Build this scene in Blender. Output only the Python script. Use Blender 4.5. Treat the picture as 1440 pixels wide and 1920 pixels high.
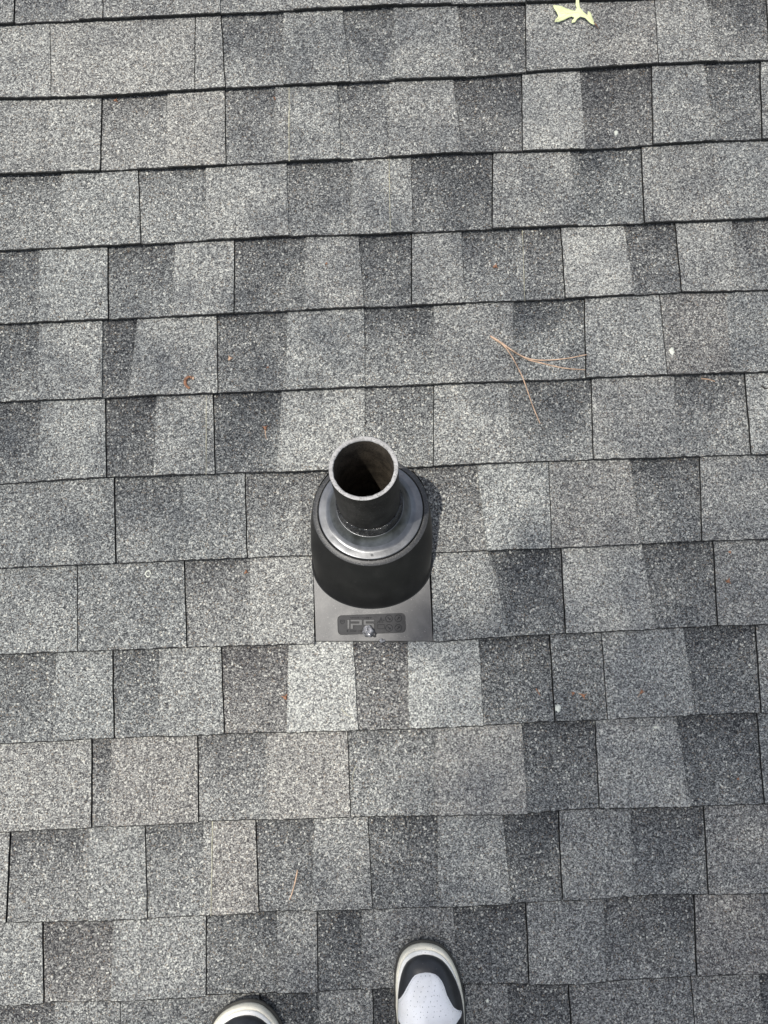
import bpy, bmesh, math, random
from mathutils import Vector, Matrix, noise

random.seed(11)
SC = bpy.context.scene
COL = SC.collection
for o in list(bpy.data.objects):
    bpy.data.objects.remove(o)

# ------------------------------------------------------------------ roof frame
# u = along the courses, v = up the slope, n = out of the roof plane
PITCH = math.radians(15.3)
ROOF = Matrix.Rotation(PITCH, 4, 'X')
UP = Vector((0, math.sin(PITCH), math.cos(PITCH)))          # plumb, in roof coordinates

# ------------------------------------------------------------------ camera
F = 1400.0                      # focal length in pixels of a 1440 x 1920 picture
CA, CB, CC = 0.08503699, 0.01162353, -0.03945539
CAMH = 1.28607935
CR = Matrix.Rotation(CC, 3, 'Z') @ Matrix.Rotation(CB, 3, 'Y') @ Matrix.Rotation(CA, 3, 'X')
CAMP = Vector((0, 0, CAMH))
cd = bpy.data.cameras.new('camera')
cam = bpy.data.objects.new('camera', cd)
COL.objects.link(cam)
cam.matrix_world = ROOF @ (Matrix.Translation(CAMP) @ CR.to_4x4())
cd.sensor_fit = 'HORIZONTAL'
cd.sensor_width = 36.0
cd.lens = 36.0 * F / 1440.0
cd.clip_start = 0.02
cd.clip_end = 500
SC.camera = cam

# ------------------------------------------------------------------ light
SUN_EL = math.radians(70)
SUN_AZ = math.radians(200)      # from +x, counter-clockwise: the sun stands to the left
SUN = Vector((math.cos(SUN_EL) * math.cos(SUN_AZ), math.cos(SUN_EL) * math.sin(SUN_AZ), math.sin(SUN_EL)))
w = bpy.data.worlds.new('World')
SC.world = w
w.use_nodes = True
nt = w.node_tree
bg = nt.nodes['Background']
sky = nt.nodes.new('ShaderNodeTexSky')
sky.sky_type = 'NISHITA'
sky.sun_disc = False
sky.sun_elevation = SUN_EL
sky.sun_rotation = math.pi / 2 - SUN_AZ
sky.air_density = 1.0
sky.dust_density = 2.5
hs = nt.nodes.new('ShaderNodeHueSaturation')          # hazy summer sky, less blue
hs.inputs['Saturation'].default_value = 0.55
nt.links.new(sky.outputs[0], hs.inputs['Color'])
nt.links.new(hs.outputs[0], bg.inputs[0])
bg.inputs[1].default_value = 0.13
sl = bpy.data.lights.new('sun', 'SUN')
sl.energy = 2.75
sl.angle = math.radians(0.53)
sl.color = (1.0, 0.96, 0.89)
so = bpy.data.objects.new('sun', sl)
COL.objects.link(so)
so.rotation_euler = SUN.to_track_quat('Z', 'Y').to_euler()
SC.view_settings.view_transform = 'Standard'
SC.view_settings.look = 'None'
SC.view_settings.gamma = 1
SC.view_settings.use_curve_mapping = False
SC.view_settings.exposure = 0.68

# ------------------------------------------------------------------ small helpers
def ray(px, py):
    return CR @ Vector((px - 720, -(py - 960), -F))

def at(px, py, h=0.0):
    """point of the roof frame, h above the roof plane, seen at this place of the photograph"""
    d = ray(px, py)
    return CAMP + d * ((h - CAMH) / d.z)

def mesh_obj(name, verts, faces, mat, parent=None, smooth=False, loc=None, uvz=None):
    me = bpy.data.meshes.new(name)
    me.from_pydata([tuple(v) for v in verts], [], faces)
    me.materials.append(mat)
    if smooth:
        me.polygons.foreach_set('use_smooth', [True] * len(me.polygons))
    o = bpy.data.objects.new(name, me)
    COL.objects.link(o)
    if parent is not None:
        o.parent = parent
    if loc is not None:
        o.location = loc
    return o

def bm_obj(name, bm, mat, parent=None, smooth=False):
    me = bpy.data.meshes.new(name)
    bmesh.ops.recalc_face_normals(bm, faces=bm.faces)
    bm.to_mesh(me)
    bm.free()
    me.materials.append(mat)
    if smooth:
        me.polygons.foreach_set('use_smooth', [True] * len(me.polygons))
    o = bpy.data.objects.new(name, me)
    COL.objects.link(o)
    if parent is not None:
        o.parent = parent
    return o

def tag(o, label=None, cat=None, group=None, kind=None):
    if label: o['label'] = label
    if cat: o['category'] = cat
    if group: o['group'] = group
    if kind: o['kind'] = kind
    return o

def empty(name, p, label, cat, group=None, rz=0.0):
    o = bpy.data.objects.new(name, None)
    o.empty_display_size = 0.02
    COL.objects.link(o)
    o.matrix_world = ROOF @ (Matrix.Translation(Vector(p)) @ Matrix.Rotation(rz, 4, 'Z'))
    return tag(o, label, cat, group)

def place(o, p, rz=0.0):
    o.matrix_world = ROOF @ (Matrix.Translation(Vector(p)) @ Matrix.Rotation(rz, 4, 'Z'))
    return o

def frame_of(ax):
    e1 = Vector((1, 0, 0)); e1 = (e1 - ax * e1.dot(ax)).normalized()
    return e1, ax.cross(e1)

def tube(points, radii, n=6):
    """verts, faces of a tube through points"""
    V, Fc = [], []
    pts = [Vector(p) for p in points]
    prev = None
    for i, p in enumerate(pts):
        t = (pts[min(i + 1, len(pts) - 1)] - pts[max(i - 1, 0)]).normalized()
        a = Vector((0, 0, 1)) if prev is None else prev
        a = (a - t * a.dot(t))
        if a.length < 1e-6: a = t.orthogonal()
        a.normalize(); prev = a
        b = t.cross(a)
        r = radii[i] if hasattr(radii, '__len__') else radii
        for k in range(n):
            q = 2 * math.pi * k / n
            V.append(p + r * (math.cos(q) * a + math.sin(q) * b))
    for i in range(len(pts) - 1):
        for k in range(n):
            k2 = (k + 1) % n
            Fc.append((i * n + k, i * n + k2, (i + 1) * n + k2, (i + 1) * n + k))
    Fc.append(tuple(range(n - 1, -1, -1)))
    Fc.append(tuple(range((len(pts) - 1) * n, len(pts) * n)))
    return V, Fc

# ------------------------------------------------------------------ materials
class NB:
    def __init__(self, name):
        self.m = bpy.data.materials.new(name)
        self.m.use_nodes = True
        self.t = self.m.node_tree
        self.b = self.t.nodes['Principled BSDF']
        self.pos = self.t.nodes.new('ShaderNodeNewGeometry').outputs['Position']
    def n(self, typ, **kw):
        x = self.t.nodes.new(typ)
        for k, v in kw.items(): setattr(x, k, v)
        return x
    def link(self, a, b): self.t.links.new(a, b)
    def noise(self, scale, detail=3, rough=0.55, vec=None):
        x = self.n('ShaderNodeTexNoise')
        x.inputs['Scale'].default_value = scale
        x.inputs['Detail'].default_value = detail
        x.inputs['Roughness'].default_value = rough
        self.link(vec if vec is not None else self.pos, x.inputs['Vector'])
        return x.outputs['Fac']
    def math(self, op, a, b=None, c=None, clamp=False):
        x = self.n('ShaderNodeMath', operation=op, use_clamp=clamp)
        for i, v in enumerate((a, b, c)):
            if v is None: continue
            if isinstance(v, (int, float)): x.inputs[i].default_value = v
            else: self.link(v, x.inputs[i])
        return x.outputs[0]
    def ramp(self, fac, stops, interp='LINEAR'):
        x = self.n('ShaderNodeValToRGB')
        x.color_ramp.interpolation = interp
        el = x.color_ramp.elements
        while len(el) < len(stops): el.new(0.5)
        for e, (p, c) in zip(el, stops):
            e.position = p
            e.color = (*c, 1) if len(c) == 3 else c
        self.link(fac, x.inputs[0])
        return x.outputs[0]
    def mix(self, fac, a, b, mode='MIX'):
        x = self.n('ShaderNodeMix', data_type='RGBA', blend_type=mode)
        if isinstance(fac, (int, float)): x.inputs[0].default_value = fac
        else: self.link(fac, x.inputs[0])
        for i, v in ((6, a), (7, b)):
            if isinstance(v, tuple): x.inputs[i].default_value = (*v, 1)
            else: self.link(v, x.inputs[i])
        return x.outputs[2]
    def bump(self, h, strength, dist):
        x = self.n('ShaderNodeBump')
        x.inputs['Strength'].default_value = strength
        x.inputs['Distance'].default_value = dist
        self.link(h, x.inputs['Height'])
        self.link(x.outputs[0], self.b.inputs['Normal'])
    def col(self, c):
        if isinstance(c, tuple): self.b.inputs['Base Color'].default_value = (*c, 1)
        else: self.link(c, self.b.inputs['Base Color'])
    def rough(self, r):
        if isinstance(r, (int, float)): self.b.inputs['Roughness'].default_value = r
        else: self.link(r, self.b.inputs['Roughness'])

def simple(name, col, rough=0.5, metal=0.0, nscale=60, namp=0.25, bump=0.0, bscale=300, bdist=0.001, spec=0.5):
    x = NB(name)
    nz = x.noise(nscale, 4)
    lo = tuple(c * (1 - namp) for c in col); hi = tuple(min(1, c * (1 + namp)) for c in col)
    x.col(x.ramp(nz, [(0.3, lo), (0.7, hi)]))
    x.rough(rough)
    x.b.inputs['Metallic'].default_value = metal
    x.b.inputs['Specular IOR Level'].default_value = spec
    if bump: x.bump(x.noise(bscale, 3), bump, bdist)
    return x.m

def dust(m, amount=.10, scale=420, lo=.66):
    # a sprinkle of pale dust and granule crumbs over a dark surface
    t = m.node_tree; b = t.nodes['Principled BSDF']
    src = b.inputs['Base Color'].links[0].from_socket
    geo = t.nodes.new('ShaderNodeNewGeometry')
    def nz(sc, det):
        q = t.nodes.new('ShaderNodeTexNoise'); q.inputs['Scale'].default_value = sc; q.inputs['Detail'].default_value = det
        t.links.new(geo.outputs['Position'], q.inputs['Vector']); return q.outputs['Fac']
    a = t.nodes.new('ShaderNodeMapRange'); a.inputs['From Min'].default_value = lo; a.inputs['From Max'].default_value = lo + .06
    t.links.new(nz(scale, 1), a.inputs['Value'])
    c = t.nodes.new('ShaderNodeMapRange'); c.inputs['From Min'].default_value = .48; c.inputs['From Max'].default_value = .75; c.inputs['To Max'].default_value = .35
    t.links.new(nz(28, 5), c.inputs['Value'])
    mx = t.nodes.new('ShaderNodeMath'); mx.operation = 'MAXIMUM'
    t.links.new(a.outputs[0], mx.inputs[0]); t.links.new(c.outputs[0], mx.inputs[1])
    k = t.nodes.new('ShaderNodeMix'); k.data_type = 'RGBA'
    t.links.new(mx.outputs[0], k.inputs[0]); t.links.new(src, k.inputs[6]); k.inputs[7].default_value = (amount, amount * .97, amount * .9, 1)
    t.links.new(k.outputs[2], b.inputs['Base Color'])

def granule_mat():
    x = NB('shingle_granules')
    a = x.n('ShaderNodeAttribute', attribute_name='tone', attribute_type='GEOMETRY')
    tone = a.outputs['Fac']
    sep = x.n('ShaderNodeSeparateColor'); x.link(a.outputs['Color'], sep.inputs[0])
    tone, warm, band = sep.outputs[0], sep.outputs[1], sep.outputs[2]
    v = x.n('ShaderNodeTexVoronoi'); v.inputs['Scale'].default_value = 640
    x.link(x.pos, v.inputs['Vector'])
    vs = x.n('ShaderNodeSeparateColor'); x.link(v.outputs['Color'], vs.inputs[0])
    v2 = x.n('ShaderNodeTexVoronoi'); v2.inputs['Scale'].default_value = 400
    x.link(x.pos, v2.inputs['Vector'])
    vs2 = x.n('ShaderNodeSeparateColor'); x.link(v2.outputs['Color'], vs2.inputs[0])
    nz = x.noise(400, 2, 0.7)
    big = x.noise(9, 3, 0.6)
    mid = x.noise(38, 3, 0.6)
    s = x.math('MULTIPLY', vs.outputs[0], 0.46)
    s = x.math('MULTIPLY_ADD', vs2.outputs[0], 0.30, s)
    s = x.math('MULTIPLY_ADD', nz, 0.55, s)
    s = x.math('MULTIPLY_ADD', tone, 0.24, s)
    s = x.math('MULTIPLY_ADD', big, 0.05, s)
    s = x.math('MULTIPLY_ADD', mid, 0.10, s)
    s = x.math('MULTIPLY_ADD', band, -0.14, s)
    s = x.math('ADD', s, -0.36)
    s = x.math('MULTIPLY_ADD', s, 1.03, -0.055)
    cool = x.ramp(s, [(0.0, (.011, .012, .014)), (0.22, (.048, .050, .051)), (0.42, (.128, .132, .129)),
                      (0.62, (.267, .274, .260)), (0.85, (.51, .52, .475)), (1.0, (.67, .68, .61))])
    wm = x.ramp(s, [(0.0, (.013, .012, .014)), (0.22, (.052, .047, .046)), (0.42, (.14, .128, .118)),
                    (0.62, (.275, .262, .235)), (0.85, (.50, .47, .40)), (1.0, (.68, .64, .53))])
    c = x.mix(x.math('MULTIPLY', warm, .7), cool, wm)
    odd = x.math('MULTIPLY', x.math('GREATER_THAN', vs.outputs[2], .965), .4)       # the odd tan or rust stone
    c = x.mix(odd, c, (.30, .22, .14))
    pale = x.math('MULTIPLY', x.math('GREATER_THAN', vs2.outputs[1], .975), .6)      # and pale ones
    c = x.mix(pale, c, (.62, .61, .54))
    worn = x.ramp(x.noise(5.5, 6, .7), [(.60, (0, 0, 0)), (.85, (.28, .28, .28))])   # scuffed, grubby patches
    c = x.mix(worn, c, (.13, .125, .11))
    x.col(c)
    x.rough(0.9)
    x.b.inputs['Specular IOR Level'].default_value = 0.3
    h = x.math('MULTIPLY_ADD', vs.outputs[1], 0.6, nz)
    x.bump(h, 0.55, 0.0012)
    return x.m

M = {}
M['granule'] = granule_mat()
M['felt'] = simple('asphalt_core', (.012, .012, .013), 0.95)
M['plastic'] = simple('black_plastic', (.007, .0068, .0065), 0.42, nscale=40, bump=0.2, bscale=900, bdist=0.0003, spec=0.35)
M['shoulder'] = simple('grained_black_plastic', (.030, .030, .030), 0.45, nscale=400, namp=.5, bump=0.5, bscale=700, bdist=0.0006)
x = NB('plate_plastic')
x.col(x.ramp(x.noise(30, 5, 0.6), [(0.3, (.020, .020, .020)), (0.5, (.032, .031, .030)), (0.75, (.060, .058, .054))]))
x.rough(0.40); x.bump(x.noise(700, 3), 0.35, 0.0004)
x.b.inputs['Specular IOR Level'].default_value = 0.8
x.b.inputs['Coat Weight'].default_value = 0.12
x.b.inputs['Coat Roughness'].default_value = 0.30
M['plate'] = x.m
x = NB('panel_plastic')
x.col(x.ramp(x.noise(60, 4), [(.3, (.012, .012, .013)), (.7, (.022, .022, .023))])); x.rough(0.5)
x.b.inputs['Specular IOR Level'].default_value = 0.3
x.bump(x.noise(160, 2), 0.15, 0.0005)
M['panel'] = x.m
x = NB('ring_metal')
x.col(x.ramp(x.noise(26, 4, 0.6), [(0.3, (.10, .102, .104)), (0.7, (.21, .214, .22))]))
x.rough(x.math('MULTIPLY_ADD', x.noise(35, 4), 0.22, 0.24))
x.b.inputs['Metallic'].default_value = 0.85
x.bump(x.noise(22, 3), 0.12, 0.004)
M['ring'] = x.m
x = NB('dark_collar')
x.col(x.ramp(x.noise(24, 4, 0.6), [(0.35, (.050, .052, .050)), (0.65, (.15, .155, .155))]))
x.rough(x.math('MULTIPLY_ADD', x.noise(30, 4), 0.2, 0.22))
x.b.inputs['Metallic'].default_value = 0.7
x.bump(x.noise(24, 3), 0.15, 0.004)
M['collar_dark'] = x.m
M['letter'] = simple('embossed_plastic', (.034, .034, .034), 0.42, nscale=90, spec=0.65)
M['seal'] = simple('glossy_sealant', (.006, .006, .007), 0.14, bump=0.9, bscale=260, bdist=0.002)
M['pipe_out'] = simple('weathered_black_pipe', (.012, .011, .0095), 0.55, nscale=70, namp=0.5, bump=0.3, bscale=220, bdist=0.0008, spec=0.22)
M['pipe_in'] = simple('dusty_pipe_inside', (.070, .058, .044), 0.95, nscale=50, namp=0.5, bump=0.3, bscale=200, bdist=0.001, spec=0.08)
x = NB('sawn_pipe_rim')
x.col(x.ramp(x.noise(120, 5, 0.7), [(0.3, (.20, .195, .19)), (0.7, (.43, .42, .41))]))
x.rough(0.7); x.bump(x.noise(500, 3), 0.4, 0.0008)
M['rim'] = x.m
x = NB('clear_sealant_dab')
x.col(x.ramp(x.noise(150, 3), [(0.35, (.05, .05, .052)), (0.65, (.30, .30, .31))]))
x.rough(0.1); x.b.inputs['Metallic'].default_value = 0.35
x.bump(x.noise(170, 3), 0.9, 0.003)
M['dab'] = x.m
M['needle'] = simple('dry_pine_needle', (.50, .34, .23), 0.5, nscale=90, namp=0.45)
M['bud'] = simple('rust_brown_husk', (.25, .12, .065), 0.7, nscale=250, namp=0.55)
M['crumb'] = simple('loose_grit', (.16, .14, .11), 0.9, nscale=120, namp=0.95)
M['twig'] = simple('dark_twig', (.02, .015, .012), 0.8)
M['leaf'] = simple('pale_leaf_underside', (.62, .66, .36), 0.6, nscale=70, namp=0.14, bump=0.3, bscale=180)
M['vein'] = simple('leaf_vein', (.70, .66, .42), 0.6)
M['chalk'] = simple('chalky_white', (.62, .63, .54), 0.8, nscale=200, namp=0.25)
M['edge'] = simple('bare_fibre_edge', (.42, .40, .30), 0.9, nscale=300, namp=0.6)
M['white_leather'] = simple('white_leather', (.78, .78, .78), 0.5, nscale=30, namp=0.04, bump=0.35, bscale=24, bdist=0.006)
M['black_leather'] = simple('black_leather', (.020, .021, .023), 0.36, nscale=60, bump=0.15, bscale=500, bdist=0.0006)
M['cream'] = simple('cream_rubber', (.84, .79, .64), 0.6, nscale=60, namp=0.08)
M['white_rubber'] = simple('white_rubber', (.88, .86, .79), 0.6, nscale=50, namp=0.06)
M['outsole'] = simple('dark_rubber', (.045, .043, .036), 0.8)
M['hole'] = simple('perforation_dark', (.16, .17, .19), 0.9)
M['lace'] = simple('white_lace', (.55, .55, .53), 0.8)
M['lining'] = simple('dark_lining', (.03, .03, .032), 0.9)
M['bark'] = simple('bark', (.09, .07, .05), 0.95, nscale=20, namp=0.4, bump=0.6, bscale=30, bdist=0.02)
x = NB('tree_leaf'); x.col((.05, .10, .03)); x.rough(0.6)
M['tleaf'] = x.m
M['grass'] = simple('lawn', (.05, .08, .03), 0.95, nscale=3, namp=0.4)

for nm_, am_, lo_ in (('black_leather', .06, .70), ('white_leather', .45, .69), ('cream', .45, .68), ('white_rubber', .5, .68), ('plastic', .028, .70), ('shoulder', .09, .62), ('pipe_out', .07, .66), ('plate', .16, .70), ('seal', .12, .66), ('rim', .16, .60), ('pipe_in', .02, .60)):
    dust(M[nm_], am_, 420, lo_)

# ------------------------------------------------------------------ courses of the roof
EXPO = 0.143
V0 = 1.03601775
LPX = {0: [(0, 52), (720, 18), (1240, 3)],
       1: [(0, 190), (190, 187), (430, 170), (720, 157), (872, 151), (1000, 141), (1225, 126), (1440, 118)],
       2: [(0, 331), (200, 325), (430, 314), (720, 300), (870, 291), (1100, 286), (1320, 270), (1440, 267)],
       3: [(0, 474), (270, 462), (540, 447), (720, 443), (920, 434), (1205, 423), (1440, 414)],
       4: [(0, 611), (207, 602), (440, 591), (685, 580), (985, 567), (1060, 564), (1275, 552), (1440, 548)],
       5: [(0, 757), (195, 748), (410, 740), (720, 727), (900, 720), (1095, 713), (1247, 706), (1440, 700)],
       6: [(0, 909), (205, 897), (400, 891), (720, 880), (900, 872), (1108, 864), (1404, 855), (1440, 855)],
       7: [(0, 1066), (220, 1057), (465, 1047), (580, 1043), (810, 1038), (1030, 1029), (1312, 1016), (1440, 1013)],
       8: [(0, 1227), (150, 1221), (355, 1214), (590, 1207), (810, 1203), (1060, 1188), (1340, 1174), (1440, 1171)],
       9: [(0, 1393), (215, 1383), (423, 1375), (660, 1369), (830, 1364), (1040, 1352), (1300, 1340), (1440, 1336)],
       10: [(0, 1558), (176, 1549), (375, 1539), (655, 1530), (820, 1527), (980, 1524), (1115, 1513), (1300, 1510), (1440, 1505)],
       11: [(18, 1727), (82, 1726), (215, 1722), (280, 1719), (490, 1707), (700, 1701), (822, 1697), (950, 1692), (1055, 1685), (1230, 1675), (1440, 1672)],
       12: [(0, 1880), (87, 1876), (225, 1872), (389, 1862), (597, 1855), (860, 1843), (1065, 1840), (1295, 1826), (1440, 1820)]}
LUV = {}
for k, ps in LPX.items():
    LUV[k] = [(at(px, py).x, at(px, py).y) for px, py in ps]

def linev(k, u):
    wave = 0.0009 * noise.noise(Vector((u * 14, k * 7.3, 0))) 
    if k not in LUV:
        base = V0 - EXPO * k
        return base + 0.003 * noise.noise(Vector((u * 2, k * 3.1, 5))) + wave
    P = LUV[k]
    if u <= P[0][0]: b = P[0][1]
    elif u >= P[-1][0]: b = P[-1][1]
    else:
        for (a0, b0), (a1, b1) in zip(P, P[1:]):
            if a0 <= u <= a1:
                b = b0 + (b1 - b0) * (u - a0) / (a1 - a0); break
    return b + wave

def on_line(k, px):
    """roof point where the picture column px crosses the butt line k"""
    lo, hi = -900.0, 2900.0
    for _ in range(40):
        m = (lo + hi) / 2
        p = at(px, m)
        if p.y > linev(k, p.x): lo = m
        else: hi = m
    p = at(px, (lo + hi) / 2)
    return p.x

# one row per course: (x where the edge starts at the top, x at the butt, edge kind, tone of the piece to its right, raised, warm)
# edge kinds: j open joint, . closed edge, p pale frayed edge
C = {
 0: [(0, 0, '.', .5, 1, .3), (31, 31, 'j', .45, 0, .3), (152, 152, '.', .6, 1, .4), (197, 197, 'j', .55, 1, .4), (415, 415, '.', .5, 0, .3), (552, 552, '.', .62, 1, .4),
     (845, 845, '.', .5, 0, .3), (985, 985, 'j', .6, 1, .3), (1190, 1190, '.', .4, 0, .2)],
 1: [(0, 0, '.', .62, 1, .3), (95, 101, 'j', .62, 1, .5), (367, 368, 'j', .6, 1, .4), (415, 425, 'j', .5, 0, .2), (532, 534, '.', .45, 1, .2), (642, 657, '.', .42, 0, .2),
     (738, 740, '.', .55, 1, .3), (857, 872, '.', .28, 0, .3), (985, 985, 'j', .65, 1, .4), (1094, 1102, '.', .42, 1, .6), (1226, 1231, 'j', .62, 1, .4), (1322, 1341, '.', .38, 0, .3), (1435, 1439, 'j', .5, 1, .3)],
 2: [(0, 0, '.', .5, 1, .3), (192, 192, 'j', .52, 0, .4), (315, 318, '.', .62, 1, .6), (422, 426, 'j', .5, 0, .3), (517, 519, '.', .55, 1, .4), (543, 544, 'p', .5, 1, .2), (632, 640, '.', .48, 0, .2),
     (730, 730, '.', .6, 1, .4), (849, 865, '.', .22, 0, .3), (978, 978, 'j', .8, 1, .4), (1086, 1095, '.', .15, 0, .4), (1221, 1221, 'j', .5, 1, .3), (1318, 1337, '.', .3, 0, .2), (1424, 1424, 'j', .48, 1, .3)],
 3: [(0, 0, '.', .4, 0, .1), (117, 119, '.', .48, 1, .1), (260, 268, 'j', .5, 0, .1), (387, 390, '.', .62, 1, .3), (537, 543, '.', .4, 0, .2), (662, 659, '.', .64, 1, .3), (730, 732, 'p', .58, 1, .2),
     (770, 773, '.', .15, 0, .1), (924, 921, 'j', .45, 1, .3), (1068, 1080, '.', .4, 0, .0), (1201, 1205, 'j', .5, 1, .4), (1341, 1357, '.', .6, 1, .2)],
 4: [(0, 0, '.', .3, 0, .0), (75, 76, '.', .5, 1, .0), (203, 207, 'j', .25, 0, .0), (330, 325, '.', .6, 1, .2), (440, 441, 'j', .22, 0, .1), (574, 571, '.', .52, 1, .3), (672, 683, '.', .2, 0, .1),
     (772, 771, 'j', .58, 1, .3), (865, 869, '.', .42, 0, .1), (980, 983, 'p', .28, 0, .2), (1051, 1058, 'j', .85, 1, .4), (1168, 1186, '.', .18, 0, .2), (1265, 1274, 'j', .62, 1, .4), (1370, 1375, '.', .5, 0, .3)],
 5: [(0, 0, '.', .35, 0, .0), (75, 76, '.', .55, 1, .1), (193, 195, 'p', .08, 0, .1), (259, 246, '.', .6, 1, .2), (407, 411, 'j', .28, 0, .1), (540, 537, '.', .55, 1, .1), (683, 685, '.', .42, 0, .1),
     (813, 811, '.', .5, 1, .3), (962, 962, '.', .35, 0, .0), (1095, 1096, 'j', .58, 1, .2), (1235, 1247, 'j', .36, 1, .7), (1360, 1366, '.', .42, 1, .1)],
 6: [(0, 0, '.', .25, 0, .0), (78, 78, '.', .55, 1, .0), (199, 203, 'j', .02, 0, .1), (295, 292, '.', .5, 1, .1), (388, 390, 'p', .6, 1, .2), (400, 406, 'j', .16, 0, .0), (529, 521, '.', .66, 1, .2),
     (683, 685, '.', .5, 0, .1), (813, 812, 'j', .55, 1, .2), (952, 955, '.', .45, 0, .1), (1108, 1110, 'j', .62, 1, .4), (1262, 1265, '.', .46, 0, .2), (1395, 1404, 'j', .62, 1, .2)],
 7: [(0, 0, '.', .38, 1, .0), (215, 221, 'j', .45, 0, .0), (345, 347, '.', .42, 1, .0), (460, 465, 'j', .5, 0, .2), (560, 562, '.', .45, 0, .3), ('cut',),
     (757, 806, '.', .34, 0, .3), (894, 912, '.', .62, 1, .0), (1028, 1032, 'j', .48, 1, .5), (1179, 1197, '.', .28, 0, .1), (1311, 1312, 'j', .55, 1, .3)],
 8: [(0, 0, '.', .45, 1, .0), (146, 150, 'j', .35, 1, .0), (346, 353, 'j', .45, 0, .3), (470, 472, '.', .66, 1, .4), ('cut',),
     (808, 812, '.', .5, 1, .1), (915, 955, '.', .22, 0, .0), (1051, 1058, 'j', .78, 1, .3), (1202, 1225, '.', .28, 0, .1), (1336, 1341, 'j', .48, 1, .3)],
 9: [(0, 0, '.', .28, 0, .0), (107, 109, '.', .45, 1, .0), (212, 218, 'j', .3, 0, .0), (300, 304, '.', .52, 1, .2), (415, 423, 'j', .3, 0, .7), (542, 539, '.', 1.0, 1, .3), (662, 672, '.', .22, 0, .5),
     (765, 767, '.', .95, 1, .1), (897, 905, '.', .22, 0, .0), (1030, 1038, 'j', .24, 1, .0), (1126, 1135, 'j', .62, 1, .1), (1279, 1300, '.', .18, 0, .0), (1415, 1422, 'j', .4, 1, .2)],
 10: [(0, 0, '.', .58, 1, .5), (173, 176, 'j', .35, 0, .4), (210, 212, '.', .52, 1, .8), (371, 375, 'j', .5, 0, .4), (502, 504, '.', .6, 1, .8), (652, 658, 'j', .55, 0, .2),
      (817, 815, '.', .72, 1, .6), (977, 988, '.', .18, 0, .0), (1115, 1121, 'j', .66, 1, .2), (1266, 1290, '.', .2, 0, .0), (1418, 1428, 'j', .35, 1, .0)],
 11: [(0, 0, '.', .6, 1, .4), (21, 17, 'j', .35, 0, .3), (168, 170, '.', .52, 1, .2), (273, 280, 'j', .4, 0, .2), (383, 385, '.', .5, 1, .5), (400, 399, 'p', .55, 1, .9), (480, 488, 'j', .28, 0, .2), (590, 586, '.', .5, 1, .3),
      (690, 699, 'j', .15, 0, .1), (820, 822, '.', .52, 1, .1), (941, 957, '.', .12, 0, .0), (1046, 1052, 'j', .46, 1, .2), (1180, 1184, '.', .32, 0, .1), (1318, 1324, 'j', .46, 1, .5)],
 12: [(0, 0, '.', .46, 1, .2), (81, 87, 'j', .25, 0, .6), (215, 212, '.', .5, 1, .2), (387, 389, 'j', .24, 0, .1), (520, 522, '.', .36, 1, .3), (595, 598, 'j', .16, 0, .1), (679, 678, '.', .38, 1, .3),
      (848, 860, '.', .14, 0, .1), (985, 990, 'j', .44, 1, .2), (1130, 1133, '.', .3, 0, .2), (1300, 1302, 'j', .42, 1, .8)],
 13: [(0, 0, '.', .12, 0, .3), (105, 105, '.', .35, 1, .2), (227, 227, 'j', .36, 1, .2), (487, 487, 'j', .18, 0, .0), (598, 598, '.', .44, 1, .2), (698, 698, 'j', .03, 0, .1),
      (870, 870, '.', .36, 1, .3), (950, 950, '.', .18, 0, .1), (1065, 1065, 'j', .3, 1, .3), (1293, 1293, 'j', .4, 1, .5), (1420, 1420, '.', .2, 0, .2)],
}
# outline of the shingles cut round the flashing, left and right, from the butt upward (picture points on the roof plane)
CUT = {7: ([(587, 1048), (584, 1010), (584, 965), (590, 930), (601, 906), (616, 886)],
           [(757, 879), (776, 884), (791, 903), (802, 930), (807, 962), (807, 1000), (806, 1039)]),
       8: ([(590.5, 1207), (588.5, 1120), (587, 1048)],
           [(807.5, 1039), (810, 1120), (812.5, 1203)])}

roof = bpy.data.objects.new('roof', None)
COL.objects.link(roof)
roof.matrix_world = ROOF
tag(roof, 'grey asphalt shingle roof slope seen from above', kind='structure')

TB, TT = 0.0077, 0.0000        # top of a recessed piece at its butt and where the next course covers it
RAISE = 0.0036

def ztop(v, vb, vt, raised):
    s = (v - vb) / (vt - vb)
    return TB + (TT - TB) * s + (RAISE if raised else 0) - (0.0004 if raised else 0)

piece_k = [0]
PIECES = []                    # (course, u-left fn, u-right fn, raised) to rest debris on

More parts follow.
